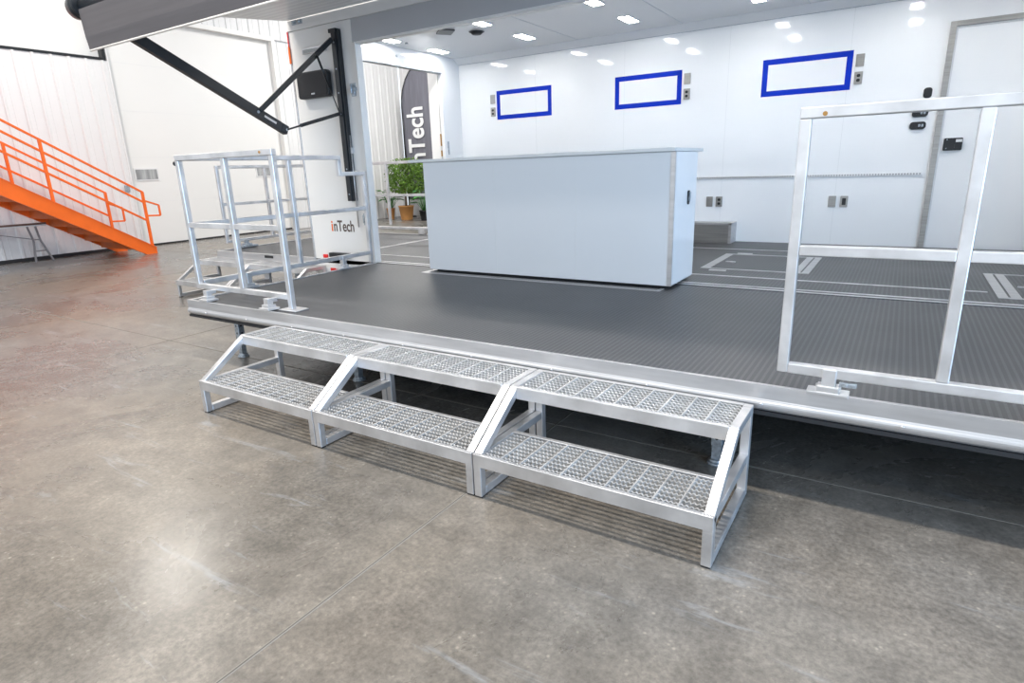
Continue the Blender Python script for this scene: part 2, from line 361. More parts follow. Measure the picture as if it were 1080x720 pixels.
# ceiling, cove, back wall, end walls
tp(MB().box(XE+0.04, XR, YO+0.06, YB, 2.895, 2.914), 'ceiling_panel', GLOSSW)
mb = MB(); mb.prism([(YB, 2.824), (YB, 2.895), (YB-0.115, 2.895), (YB-0.09, 2.878), (YB-0.012, 2.824)], 'X', XE+0.04, XR); tp(mb, 'cove_moulding', GLOSSW)
mb = MB()
for x in (-0.07, 1.225, 2.52, 3.80, 5.1): tp(MB().box(x-0.003, x+0.003, YO+0.07, YB-0.10, 2.8925, 2.8955), 'ceiling_seam', GALV)
mb.box(XE+0.06, XR, YB-0.016, YB-0.002, 2.8205, 2.8235)
tp(mb, 'ceiling_seam', GALV)
tp(MB().box(XE, XR, YB, YB+0.05, 0.30, 2.915), 'back_wall', GLOSSW)
for x in (-0.75, 0.5, 1.73, 2.92, 4.9): tp(MB().box(x-0.0015, x+0.0015, YB-0.0008, YB, D, 2.82), 'wall_seam', CTRW)
tp(MB().box(XE, XE+0.05, 4.50, YB, D, 2.895), 'end_wall', GLOSSW)
tp(MB().box(XE, XE+0.05, YO+0.05, 2.55, D, 2.895), 'end_wall', GLOSSW)
tp(MB().box(XE, XE+0.06, 2.55, 4.50, 2.69, 2.895), 'end_header', GLOSSW, 0.003)
tp(MB().box(XE-0.012, XE+0.065, 2.55, 4.50, 2.672, 2.69), 'end_header_lip', GALV)
tp(MB().box(XE-0.19, XE-0.022, 4.50, 4.54, D+0.02, 2.72), 'end_jamb', OUTW, 0.004)
tp(MB().box(XR, XR+0.05, YO, YB+0.05, 0.30, 2.915), 'end_wall', GLOSSW)
mb = MB(); mb.box(XE+0.050, XE+0.062, 4.56, 4.585, 1.62, 1.80); tp(mb, 'pull_handle', GALV, 0.003)
mb = MB(); mb.box(XE-0.016, XE-0.001, 4.484, 4.499, 1.74, 1.90); mb.box(XE-0.016, XE-0.001, 4.484, 4.499, 1.60, 1.68); tp(mb, 'door_hinge', BRONZE)
# header end screws
mb = MB(); mb.cyl((XE+0.06, 3.62, 2.79), (XE+0.075, 3.62, 2.79), 0.012); mb.cyl((XE+0.3, 3.55, 2.895), (XE+0.3, 3.55, 2.883), 0.018); tp(mb, 'strap_stud', GALV)
# tie-down track on the back wall
mb = MB(); mb.box(0.2, 3.672, YB-0.012, YB, 1.205, 1.235); tr = tp(mb, 'tie_down_track', TRACK, 0.002)
# stainless wheel box
mb = MB(); mb.box(0.6, 1.90, 4.66, YB-0.001, D, 0.715); wb = tp(mb, 'wheel_box', STEEL, 0.004)
MB().box(1.90, 1.93, 4.65, YB-0.001, D, 0.722).box(0.6, 1.93, 4.65, 4.662, 0.70, 0.722).build('edge_trim', ALU_TRIM, wb)
# man door in the back wall
dr = tp(MB().box(3.79, 4.58, YB-0.004, YB-0.0005, 0.51, 2.525), 'entry_door', GLOSSW)
MB().box(3.725, 3.775, YB-0.035, YB-0.001, D+0.002, 2.575).box(3.775, 4.61, YB-0.035, YB-0.001, 2.53, 2.575).box(4.61, 4.66, YB-0.035, YB-0.001, D+0.002, 2.575).build('door_frame', STEEL, dr, 0.003)
MB().box(3.775, 3.79, YB-0.016, YB-0.001, D+0.002, 2.53).box(3.7905, 4.61, YB-0.016, YB-0.001, 2.515, 2.5295).build('door_gasket', CTRW, dr)
lk = MB(); lk.prism(rrect(3.885, 1.487, 0.15, 0.115, 0.010), 'Y', YB-0.03, YB-0.002); lk = lk.build('door_lock', BLACKP, dr, 0.003)
MB().box(3.905, 3.955, YB-0.037, YB-0.029, 1.505, 1.530).build('lock_label', LABELW, lk)
mb = MB(); mb.prism(rrect(3.925, 1.470, 0.05, 0.045, 0.012), 'Y', YB-0.042, YB-0.029)
mb.build('lock_paddle', BLACKP, lk)
for z in (1.53, 1.45): MB().cyl((3.835, YB-0.034, z), (3.835, YB-0.029, z), 0.005).build('screw', GALV, lk)
# floor tracks
for y, a0, a1 in ((2.085, XE+0.05, XR), (2.165, XE+0.05, XR), (2.55, XE+0.05, 4.10), (4.21, -1.9, 3.6)):
    tp(MB().box(a0, a1, y-0.013, y+0.013, D, D+0.004), 'floor_track', ALU, 0.001)
tp(MB().box(-1.985, -1.95, 2.55, 4.45, D, D+0.005).box(-2.02, -2.005, 2.55, 4.45, D, D+0.006), 'threshold_strip', ALU)
def hatch(x0, x1, y0, y1, wide_right):
    mb = MB(); t = D+0.004
    mb.box(x0, x1, y0, y0+0.03, D, t).box(x0, x1, y1-0.03, y1, D, t)
    for e, s1 in ((x0, 1), (x1, -1)):
        if (s1 == -1) == wide_right:
            a, b_ = sorted((e, e+s1*0.055)); mb.box(a, b_, y0+0.03, y1-0.03, D, t)
            a, b_ = sorted((e+s1*0.070, e+s1*0.125)); mb.box(a, b_, y0+0.03, y1-0.03, D, t)
        else:
            a, b_ = sorted((e, e+s1*0.075)); mb.box(a, b_, y0+0.03, y1-0.03, D, t)
    h = tp(mb, 'floor_hatch', ALU_TRIM)
    px = x0+0.17 if wide_right else x0+0.20
    MB().box(px-0.05, px+0.01, (y0+y1)/2-0.06, (y0+y1)/2-0.03, D, D+0.007).box(px, px+0.04, (y0+y1)/2-0.10, (y0+y1)/2-0.04, D, D+0.008).build('hatch_latch', ALU, h)
    if wide_right: MB().box(x0+0.10, x0+0.24, y0-0.10, y0-0.05, D, D+0.004).box(x0+0.10, x0+0.24, y1+0.03, y1+0.08, D, D+0.004).build('hatch_plate', ALU, h)
hatch(2.08, 2.96, 2.88, 3.84, True); hatch(4.14, 5.05, 2.36, 3.36, False)
# on the closed side panel
pl = TRL
mb = MB(); mb.box(-1.38, -1.285, YO-0.05, YO-0.001, 1.13, 2.76); mb.box(-1.36, -1.305, YO-0.062, YO-0.05, 1.13, 2.74)
mb.box(-1.40, -1.30, YO-0.06, YO-0.001, 2.73, 2.765)
POSTY = YO-0.062
mb2 = MB(); mb2.cyl((-1.285, YO-0.022, 0.86), (-1.285, YO-0.022, 1.78), 0.008); mb2.box(-1.30, -1.27, YO-0.034, YO-0.001, 1.60, 1.66); tp(mb2, 'latch_rod', ALU)
AWP = mb   # awning post is built with the awning below
for zc in (2.20, 0.94):
    mb = MB(); mb.box(-1.215, -1.145, YO-0.012, YO-0.0005, zc-0.06, zc+0.06)
    mb.cyl((-1.185, YO-0.035, zc-0.035), (-1.185, YO-0.035, zc+0.045), 0.012); mb.box(-1.20, -1.13, YO-0.032, YO-0.012, zc-0.012, zc+0.018)
    mb.cyl((-1.15, YO-0.03, zc-0.05), (-1.15, YO-0.03, zc+0.0), 0.008)
    tp(mb, 'bar_latch', GALV, 0.002)
mb = MB(); mb.box(-1.755, -1.47, YO-0.06, YO-0.0005, 0.528, 0.575)
mb.box(-1.62, -1.60, YO-0.066, YO-0.06, 0.53, 0.573); tp(mb, 'door_holdback', BLACKP, 0.006)
tp(MB().box(-1.91, -1.835, YO-0.012, YO-0.0005, 0.505, 0.545), 'marker_light', RED, 0.004)
sk = tp(MB().box(-1.99, -1.82, YO-0.004, YO-0.0005, 0.345, 0.395), 'reflective_tape', WHITE)
tp(MB().box(-1.82, -1.55, YO-0.004, YO-0.0005, 0.345, 0.395), 'reflective_tape', RED)
tp(MB().box(-2.062, -2.042, YO-0.02, YO-0.008, 2.53, 2.69), 'corner_reflector', AMBER)
tp(MB().box(-2.058, -2.046, YO-0.016, YO-0.008, 2.69, 2.83), 'corner_reflector', RED)
for x in (-1.925, -1.84):
    mb = MB(); mb.box(x-0.035, x+0.035, YO-0.020, YO-0.012, 2.88, 2.925); mb.cyl((x, YO-0.04, 2.902), (x, YO-0.02, 2.902), 0.012, 0.018); tp(mb, 'clearance_light', GALV, 0.003)
# vent and speaker in the ceiling
mb = MB(); mb.prism([(-1.13, 3.36), (-0.95, 3.19), (-0.86, 3.35), (-1.03, 3.50)], 'Z', 2.880, 2.894)
vt = tp(mb, 'ceiling_vent', BLACKP)
# logo on the side panel
M = Matrix.Translation((-1.735, -0.0015, 0.808)) @ Matrix.Rotation(PI/2, 4, 'X')
o1, w1 = text_mesh('logo_letter', 'i', 0.165, LOGO_O, TRL, M, 0.0008, 0.0025)
M2 = Matrix.Translation((-1.735+0.040, -0.0015, 0.808)) @ Matrix.Rotation(PI/2, 4, 'X') @ Matrix.Diagonal((0.77, 1, 1, 1))
o2, w2 = text_mesh('logo_lettering', 'nTech', 0.165, LOGO, TRL, M2, 0.0008, 0.0025)

# ------------------------------------------------------------------ stage deck
DK = thing('stage_deck', 'black rubber-topped fold-down stage deck with a long silver front edge', 'stage', (0, 0, 0))
DX0, DX1 = -1.11, 6.0
MB().box(DX0+0.035, DX1, 0.022, YO-0.022, 0.44, D).build('deck_surface', DECK, DK)
prof = [(0.0, D), (0.0, 0.438), (-0.002, 0.434), (-0.003, 0.430), (-0.007, 0.424), (-0.009, 0.416), (-0.009, 0.408), (-0.006, 0.398), (0.0, 0.390), (0.009, 0.384), (0.022, 0.384), (0.022, 0.4395), (0.0215, 0.4405), (0.022, 0.498), (0.0, 0.498)]
mb = MB(); mb.prism([(y, z) for y, z in prof][1:] , 'X', DX0, DX1)
ft = mb.build('front_trim', ALU_TRIM, DK)
MB().box(DX0+0.0, DX1, -0.003, 0.02, 0.366, 0.3835).build('front_seal', RUBBER, DK)
mb = MB()
x = DX0+0.25
while x < DX1: mb.cyl((x, -0.019, 0.416), (x, -0.010, 0.418), 0.006, n=10); x += 0.5
mb.build('rivet', ALU, DK)
MB().box(DX0, DX0+0.035, 0.023, YO-0.022, 0.44, 0.498).box(DX0, DX0+0.02, 0.023, YO-0.022, 0.39, 0.44).build('side_trim', ALU_TRIM, DK, 0.002)
mb = MB()
x = DX0+0.3
while x < DX1: mb.box(x, x+0.05, 0.05, YO-0.05, 0.395, 0.438); x += 0.61
mb.build('cross_member', CHAS, DK)
for x, y in ((-0.86, 0.24), (0.44, 0.26), (2.93, 0.19), (4.35, 0.2)):
    mb = MB(); mb.bar((x, y, 0.10), (x, y, 0.394), 0.052, 0.052)
    lg = mb.build('jack_leg', GALV, DK, 0.004)
    mb = MB(); mb.bar((x, y, 0.03), (x, y, 0.10), 0.042, 0.042); mb.cyl((x, y, 0.0), (x, y, 0.012), 0.045); mb.cyl((x, y, 0.012), (x, y, 0.03), 0.04, 0.028)
    mb.build('jack_foot', GALV, lg)
    mb = MB()
    for z in (0.14, 0.20, 0.26, 0.32): mb.cyl((x+0.0265, y, z), (x+0.020, y, z), 0.008, n=10); mb.cyl((x, y-0.0265, z), (x, y-0.020, z), 0.008, n=10)
    mb.build('pin_hole', BLACKP, lg)
# inlaid floor box frame in front of the counter
mb = MB(); mb.box(-0.20, 2.10, 1.735, 1.765, D, D+0.004); mb.box(-0.20, -0.14, 1.765, 2.02, D, D+0.004); mb.box(2.07, 2.10, 1.765, 1.84, D, D+0.004); mb.box(-0.12, 2.07, 1.80, 1.812, D, D+0.003)
mb.build('floor_strip', ALU_TRIM, DK)

# ------------------------------------------------------------------ end deck at the trailer's left end
ED = thing('end_deck', 'smaller black deck with silver edges at the left end of the trailer', 'deck', (-3.0, 3.2, 0))
def lp(mb, name, mats, par, org, bevel=0.0):
    o = mb.build(name, mats, par, bevel)
    o.location = (-org[0], -org[1], -org[2]); return o
EO = (-3.0, 3.2, 0)
lp(MB().box(-3.92, XE-0.02, 2.09, 4.46, 0.44, D), 'deck_surface', DECK, ED, EO)
lp(MB().box(-3.95, XE-0.02, 2.055, 2.089, 0.39, 0.50), 'front_trim', ALU_TRIM, ED, EO, 0.003)
lp(MB().box(-3.95, XE-0.02, 4.461, 4.495, 0.39, 0.50), 'rear_trim', ALU_TRIM, ED, EO, 0.003)
lp(MB().box(-3.955, -3.921, 2.09, 4.46, 0.39, 0.50), 'side_trim', ALU_TRIM, ED, EO, 0.003)
lp(MB().box(-2.95, -2.80, 2.045, 2.054, 0.455, 0.485), 'bracket_slot', RUBBER, ED, EO)
for x, y in ((-3.3, 2.3), (-2.62, 2.25), (-3.7, 4.3), (-2.5, 4.3)):
    mb = MB(); mb.bar((x, y, 0.012), (x, y, 0.44), 0.06, 0.06); mb.cyl((x, y, 0), (x, y, 0.012), 0.045)
    lp(mb, 'jack_leg', GALV, ED, EO)

# ------------------------------------------------------------------ portable steps
W = 1.04
def tread_grating(y0, y1, z, x0, x1):
    """serrated wavy strips running along the tread, tied by cross rods"""
    mb = MB(); n = 8; p = (y1-y0)/n
    for i in range(n):
        yc = y0+(i+0.5)*p; k = int((x1-x0)/0.0095); pv = None
        for j in range(k+1):
            x = x0+(x1-x0)*j/k; o_ = 0.0032 if j % 2 else -0.0032; zz = z-(0.0 if j % 2 else 0.003)
            cur = [mb.bm.verts.new((x, yc+o_-0.0048, zz)), mb.bm.verts.new((x, yc+o_+0.0048, zz)),
                   mb.bm.verts.new((x, yc+o_+0.0048, zz-0.016)), mb.bm.verts.new((x, yc+o_-0.0048, zz-0.016))]
            if pv:
                for q in range(4): mb.bm.faces.new((pv[q], cur[q], cur[(q+1) % 4], pv[(q+1) % 4]))
            else: mb.bm.faces.new(cur[::-1])
            pv = cur
        mb.bm.faces.new(pv)
    return mb
def make_steps(loc, label, group):
    t = thing('portable_step', label, 'steps', loc, group)
    T = 0.038; ZL, ZU = 0.21, 0.422; YM, YR = 0.317, 0.590; g = 0.003
    for x in (g+T/2, W-g-T/2):
        mb = MB()
        mb.bar((x, T/2, 0.006), (x, T/2, ZL-0.004), T, T, (0, 1, 0))                         # front leg
        mb.bar((x, T, 0.006+T/2), (x, YR-T, 0.006+T/2), T, T)                      # bottom rail
        mb.bar((x, YR-T/2, 0.006), (x, YR-T/2, ZU), T, T, (0, 1, 0))                # rear leg
        mb.bar((x, T*1.0, ZL-T/2-0.001), (x, YR-T, ZL-T/2-0.001), T-0.002, T)              # tread rail
        mb.bar((x, YM+0.01, ZU-T/2), (x, YR-T, ZU-T/2), T-0.001, T)               # top rail
        dv = Vector((0, YM-0.0, ZU-ZL)).normalized(); nrm = Vector((0, dv.z, -dv.y))*T/2
        a = Vector((x, 0.002, ZL-0.008))+nrm; b_ = Vector((x, YM+0.008, ZU-0.002))+nrm
        mb.bar(a, b_, T, T, (0, 0, 1))
        mb.build('end_frame', ALU, t, 0.0035)
        fm = MB(); fm.box(x-T/2+0.003, x+T/2-0.003, 0.003, T-0.003, 0, 0.008); fm.box(x-T/2+0.003, x+T/2-0.003, YR-T+0.003, YR-0.003, 0, 0.008)
        fm.build('rubber_foot', RUBBER, t)
    for nm, y0, y1, z in (('lower_tread', 0.0, 0.297, ZL), ('upper_tread', YM-0.005, YR, ZU)):
        mb = MB(); xa, xb = (g+T, W-g-T)
        mb.box(xa-0.0 if nm == 'upper_tread' else g+0.001, xb+0.0 if nm == 'upper_tread' else W-g-0.001, y0-0.0015, y0+0.020, z-0.058, z+0.001)
        mb.box(xa, xb, y1-0.024, y1-0.001, z-0.040, z+0.001)
        fr = mb.build(nm, ALU, t, 0.002)
        mb = tread_grating(y0+0.022, y1-0.026, z-0.002, xa+0.002, xb-0.002)
        for k in range(1, 10):
            xx = xa+(xb-xa)*k/10; mb.bar((xx, y0+0.018, z-0.0045), (xx, y1-0.022, z-0.0045), 0.0065, 0.010)
        mb.build('grating', GRATE, fr)
    for o in list(t.children): 
        if o.name.startswith('rubber_foot'): split(o)
    return t
G = 'aluminium step units along the stage edges'
YF = -0.632
st = make_steps((0.0, YF, 0), 'silver two-tread step unit at the left end of the front row of three', G)
dup(st, None, (W, YF, 0), 'silver two-tread step unit in the middle of the front row, between two others', G)
dup(st, None, (2*W, YF, 0), 'silver two-tread step unit nearest the camera, right end of the front row', G)
dup(st, None, (-3.955, 1.46, 0), 'silver two-tread step unit farthest left, before the end deck', G)
dup(st, None, (-2.915, 1.46, 0), 'silver two-tread step unit at the end deck, next to the trailer panel', G)

# ------------------------------------------------------------------ guard rails
def clamp(par, org, x, y, zb, along='X', sub='rail_clamp', yb=None):
    """stub from the rail down to a clamp block on the deck edge"""
    mb = MB()
    mb.box(x-0.025, x+0.025, y-0.022, y+0.022, D+0.040, zb+0.036)
    if along == 'X':
        mb.box(x-0.075, x+0.075, y-0.035, y+0.035, D+0.0085, D+0.022); mb.box(x-0.04, x+0.04, y-0.03, y+0.03, D+0.02, D+0.045)
        mb.cyl((x-0.045, y, D+0.038), (x+0.045, y, D+0.038), 0.009)
    else:
        mb.box(x-0.035, x+0.035, y-0.075, y+0.075, D+0.0085, D+0.022); mb.box(x-0.03, x+0.03, y-0.04, y+0.04, D+0.02, D+0.045)
        mb.cyl((x, y-0.045, D+0.038), (x, y+0.045, D+0.038), 0.009)
    return lp(mb, sub, ALU, par, org, 0.003)
ZT, ZM, ZB = 1.578, 1.062, 0.567     # top of top rail, middle of mid rail, bottom of bottom rail
# near right rail
org = (3.2, 0.015, 0)
RR = thing('guard_rail', 'silver square-tube guard rail nearest the camera, on the right front edge of the stage', 'railing', org, 'aluminium guard rails of the stage')
y = 0.015; X0, X1 = 3.186, 4.84
lp(MB().bar((X0, y, ZT-TR/2), (X1, y, ZT-TR/2), TR, TR), 'top_rail', ALU, RR, org, 0.004)
for i, x in enumerate((X0+TR/2, 3.738, 4.29, X1-TR/2)):
    lp(MB().bar((x, y, ZB+(TR if i in (1, 2) else 0.001)), (x, y, ZT-TR), TR, TR-0.002, (0, 1, 0)), 'post', ALU, RR, org, 0.004)
for a, b_ in ((X0+TR, 3.718), (3.758, 4.27), (4.31, X1-TR)):
    lp(MB().bar((a, y, ZM), (b_, y, ZM), TR-0.002, TR-0.002), 'mid_rail', ALU, RR, org, 0.003)
lp(MB().bar((X0+TR, y, ZB+TR/2), (X1-TR, y, ZB+TR/2), TR, TR), 'bottom_rail', ALU, RR, org, 0.004)
c1 = clamp(RR, org, 3.378, 0.012, ZB); clamp(RR, org, 4.08, 0.012, ZB); clamp(RR, org, 4.7, 0.012, ZB)
lp(MB().box(3.415, 3.475, -0.012, 0.005, 0.541, 0.558).cyl((3.44, -0.013, 0.55), (3.44, -0.02, 0.55), 0.006), 'spring_latch', GALV, RR, org, 0.002)
lp(MB().cyl((3.268, y-0.024, 1.552), (3.268, y-0.018, 1.552), 0.008), 'screw', BRONZE, RR, org)
# left front rail
org = (-0.58, 0.13, 0)
LR = thing('guard_rail', 'short silver guard rail standing on the left front corner of the stage', 'railing', org, 'aluminium guard rails of the stage')
y = 0.13; X0, X1 = -1.135, 0.008
lp(MB().bar((X0, y, ZT-TR/2), (X1, y, ZT-TR/2), TR, TR), 'top_rail', ALU, LR, org, 0.004)
for x, z0 in ((X0+TR/2, ZB), (-0.545, ZB+TR), (X1-TR/2, 0.500)):
    lp(MB().bar((x, y, z0), (x, y, ZT-TR), TR, TR-0.002, (0, 1, 0)), 'post', ALU, LR, org, 0.004)
for a, b_ in ((X0+TR, -0.565), (-0.525, X1-TR)):
    lp(MB().bar((a, y, ZM), (b_, y, ZM), TR-0.002, TR-0.002), 'mid_rail', ALU, LR, org, 0.003)
lp(MB().bar((X0+TR, y, ZB+TR/2), (X1-TR, y, ZB+TR/2), TR, TR), 'bottom_rail', ALU, LR, org, 0.004)
lp(MB().box(-0.10, 0.075, 0.08, 0.20, D+0.001, D+0.009), 'foot_plate', ALU, LR, org, 0.002)
for x in (-0.90, -0.165):
    mb = MB(); mb.box(x-0.024, x+0.024, 0.030, 0.072, 0.512, 0.578); mb.box(x-0.020, x+0.020, 0.070, 0.112, 0.548, 0.574)
    mb.box(x-0.055, x+0.055, 0.004, 0.100, 0.4990, 0.513); mb.box(x-0.036, x+0.036, 0.018, 0.085, 0.5125, 0.535)
    lp(mb, 'rail_clamp', ALU, LR, org, 0.0015)
lp(MB().cyl((-0.11, y-0.024, 1.560), (-0.11, y-0.018, 1.560), 0.009), 'screw', BRONZE, LR, org)
lp(MB().cyl((X0-0.022, y-0.005, 1.52), (X0, y-0.005, 1.52), 0.018), 'rubber_stop', RUBBER, LR, org)
# left side rail, running back to the trailer
org = (-1.115, 1.1, 0)
SR = thing('guard_rail', 'silver guard rail with stepped-down top, running from the left corner back to the trailer', 'railing', org, 'aluminium guard rails of the stage')
x = -1.115; Y0, Y1 = 0.156, 2.030; c_ = TR*0.95
lp(MB().bar((x, Y0, ZT-TR/2), (x, 1.72, ZT-TR/2), TR, TR).bar((x, 1.70, ZT-TR), (x, 1.70, 1.385), TR, TR, (1, 0, 0)).bar((x, 1.72, 1.405), (x, Y1, 1.405), TR, TR), 'top_rail', ALU, SR, org, 0.004)
for yy, z1 in ((1.12, ZT-TR), (Y1-TR/2, 1.385)):
    lp(MB().bar((x, yy, ZB+0.04 if yy < 2 else 0.4995), (x, yy, z1), c_, c_, (0, 1, 0)), 'post', ALU, SR, org, 0.004)
lp(MB().bar((x, Y0, ZM), (x, 1.10, ZM), c_, c_).bar((x, 1.14, ZM), (x, Y1-TR, ZM), c_, c_), 'mid_rail', ALU, SR, org, 0.003)
lp(MB().bar((x, Y0, ZB+TR/2+0.02), (x, Y1-TR, ZB+TR/2+0.02), TR, TR), 'bottom_rail', ALU, SR, org, 0.003)
clamp(SR, org, x+0.01, 1.62, ZB+0.02, 'Y'); clamp(SR, org, x+0.01, 0.55, ZB+0.02, 'Y')
# end deck left rail and far rail
org = (-3.91, 3.3, 0)
ER = thing('guard_rail', 'silver guard rail on the outer left edge of the end deck', 'railing', org, 'aluminium guard rails of the stage')
x = -3.91; Y0, Y1 = 2.19, 4.44
lp(MB().bar((x, Y0, 1.54), (x, Y1, 1.54), TR, TR), 'top_rail', ALU, ER, org, 0.004)
for yy in (Y0+TR/2, 2.91, 3.66, Y1-TR/2): lp(MB().bar((x, yy, 0.62), (x, yy, 1.52), c_, c_, (0, 1, 0)), 'post', ALU, ER, org, 0.004)
lp(MB().bar((x, Y0+TR, 1.075), (x, Y1-TR, 1.075), c_-.002, c_-.002), 'mid_rail', ALU, ER, org, 0.003)
lp(MB().bar((x, Y0, 0.60), (x, Y1, 0.60), TR, TR), 'bottom_rail', ALU, ER, org, 0.004)
for yy in (2.48, 4.0):
    mb = MB(); mb.box(x-0.03, x+0.03, yy-0.02, yy+0.02, 0.50, 0.59); mb.box(x-0.05, x+0.05, yy-0.10, yy+0.14, 0.501, 0.525); mb.box(x-0.04, x+0.04, yy-0.05, yy+0.06, 0.52, 0.55)
    lp(mb, 'rail_clamp', GALV, ER, org, 0.003)
org = (-3.0, 4.45, 0)
FR = thing('guard_rail', 'silver guard rail on the far edge of the end deck, seen through the trailer opening', 'railing', org, 'aluminium guard rails of the stage')
y = 4.47; X0, X1 = -3.88, -2.28
lp(MB().bar((X0, y, 1.545), (X1, y, 1.545), TR, TR), 'top_rail', ALU, FR, org, 0.004)
for x in (X0+TR/2, -3.13, X1-TR/2): lp(MB().bar((x, y, 0.62), (x, y, 1.525), c_, c_, (0, 1, 0)), 'post', ALU, FR, org, 0.004)
lp(MB().bar((X0+TR, y, 1.07), (X1-TR, y, 1.07), c_-.002, c_-.002), 'mid_rail', ALU, FR, org, 0.003)
lp(MB().bar((X0, y, 0.58), (X1, y, 0.58), TR+0.02, TR), 'bottom_rail', ALU, FR, org, 0.004)
for x in (-3.5, -2.5): lp(MB().box(x-0.06, x+0.06, y-0.03, y+0.03, 0.501, 0.56), 'rail_clamp', ALU, FR, org, 0.003)

# ------------------------------------------------------------------ reception counter
org = (0.98, 2.1, D)
CT = thing('reception_counter', 'long pale white reception counter standing across the back of the stage', 'counter', org)
cx0, cx1, cy0, cy1 = -0.18, 2.145, 1.845, 2.385
lp(MB().box(cx0+0.05, cx1-0.05, cy0+0.05, cy1-0.04, D+0.0005, D+0.022), 'plinth', RUBBER, CT, org)
body = lp(MB().box(cx0, cx1, cy0, cy1, D+0.022, 1.480), 'body', CTRW, CT, org, 0.003)
lp(MB().box(cx1-0.03, cx1+0.003, cy0-0.003, cy0+0.010, D+0.022, 1.480), 'corner_trim', ALU_TRIM, CT, org, 0.001)
lp(MB().box(cx1+0.0005, cx1+0.004, cy0+0.012, cy1-0.002, D+0.03, 1.478), 'end_panel', GLOSSW, CT, org)
lp(MB().box(cx0-0.15, cx1+0.006, cy0-0.03, cy1+0.14, 1.481, 1.506), 'counter_top', CTRTOP, CT, org, 0.003)
mb = MB(); mb.prism(rrect(2.175, 1.145, 0.045, 0.105, 0.018), 'X', cx1+0.005, cx1+0.012)
lt = lp(mb, 'latch', BLACKP, CT, org)
MB().bar((cx1+0.018, 2.165, 1.12), (cx1+0.018, 2.185, 1.185), 0.012, 0.012).cyl((cx1+0.01, 2.175, 1.175), (cx1+0.024, 2.175, 1.175), 0.012).build('latch_lever', GALV, lt)
mb = MB()
for x in (0.59, 1.36): mb.box(x-0.001, x+0.001, cy0-0.0008, cy0, D+0.03, 1.478)
lp(mb, 'panel_seam', CTRTOP, CT, org)

# ------------------------------------------------------------------ fittings on the back wall
def tape(x0, x1, label):
    o = MB(); t = 0.056; z0, z1 = 2.06, 2.432; ya, yb = YB-0.0016, YB-0.0009
    o.box(x0, x1, ya, yb, z1-t, z1).box(x0, x1, ya, yb, z0, z0+t).box(x0, x0+t, ya, yb, z0+t, z1-t).box(x1-t, x1, ya, yb, z0+t, z1-t)
    o = o.build('tape_outline', BLUE); tag(o, label, 'tape', 'blue tape rectangles on the back wall')
tape(-1.37, -0.51, 'blue tape rectangle on the white back wall, leftmost and smallest-looking of three')
tape(0.38, 1.21, 'blue tape rectangle on the white back wall, middle one of three')
tape(2.09, 2.948, 'blue tape rectangle on the white back wall, rightmost, above the near guard rail')
def plate(x, z, kind, label, group):
    t = thing('wall_plate' if kind == 'blank' else 'wall_outlet', label, 'outlet' if kind != 'blank' else 'wall plate', (x, YB-0.001, z), group)
    mb = MB(); mb.prism(rrect(0, 0, 0.074, 0.118, 0.006), 'Y', -0.012, 0.0); mb.build('cover_plate', STEEL, t, 0.002)
    if kind == 'blank': MB().box(-0.018, 0.018, -0.0155, -0.011, -0.032, 0.032).build('insert', STEEL, t)
    elif kind == 'duplex':
        for dz in (-0.022, 0.022):
            mb = MB(); mb.prism(rrect(0, dz, 0.032, 0.028, 0.011), 'Y', -0.016, -0.011); mb.build('socket', BLACKP, t)
    else:
        mb = MB(); mb.prism(rrect(0, 0, 0.036, 0.070, 0.004), 'Y', -0.016, -0.011); mb.build('socket', BLACKP, t)
GB = 'steel plates beside the blue tape rectangles'
for x, side in ((-1.432, 'just left of the leftmost blue tape rectangle'), (1.274, 'just right of the middle blue tape rectangle'), (3.014, 'just right of the rightmost blue tape rectangle')):
    plate(x, 2.33, 'blank', 'steel wall plate '+side+', upper of two', GB)
    plate(x, 2.165, 'duplex', 'steel double socket '+side+', lower of two', GB)
GL = 'steel plates low on the back wall'
plate(1.604, 0.947, 'blank', 'steel wall plate low on the back wall, left of the pair beside the counter', GL)
plate(1.714, 0.947, 'duplex', 'steel double socket low on the back wall, right of the pair beside the counter', GL)
plate(2.90, 0.947, 'blank', 'steel wall plate low on back wall, left of the pair inside the near guard rail', GL)
plate(3.013, 0.947, 'gfci', 'steel socket with black rectangular face, right of the pair inside the near guard rail', GL)
def ctl(x, z, wx, hz, n, label):
    t = thing('control_panel', label, 'control panel', (x, YB-0.001, z), 'black control panels beside the entry door')
    mb = MB(); mb.prism(rrect(0, 0, wx, hz, min(wx, hz)*0.38), 'Y', -0.022, 0); mb.build('housing', BLACKP, t, 0.005)
    for k in range(n):
        a = -wx*0.28+k*wx*0.56/max(1, n-1) if n > 1 else 0
        mb = MB(); mb.prism(rrect(a, 0, wx*0.13, hz*0.34, 0.004), 'Y', -0.026, -0.021); mb.build('switch', BLACKP if k < n/2 else GALV, t)
ctl(3.578, 1.675, 0.135, 0.072, 4, 'black oval switch panel beside the entry door frame, lowest of three')
ctl(3.583, 1.793, 0.135, 0.078, 4, 'black oval switch panel beside the entry door, half hidden by the top guard rail')
ctl(3.622, 1.972, 0.072, 0.095, 1, 'small black upright control panel, topmost beside the entry door frame')

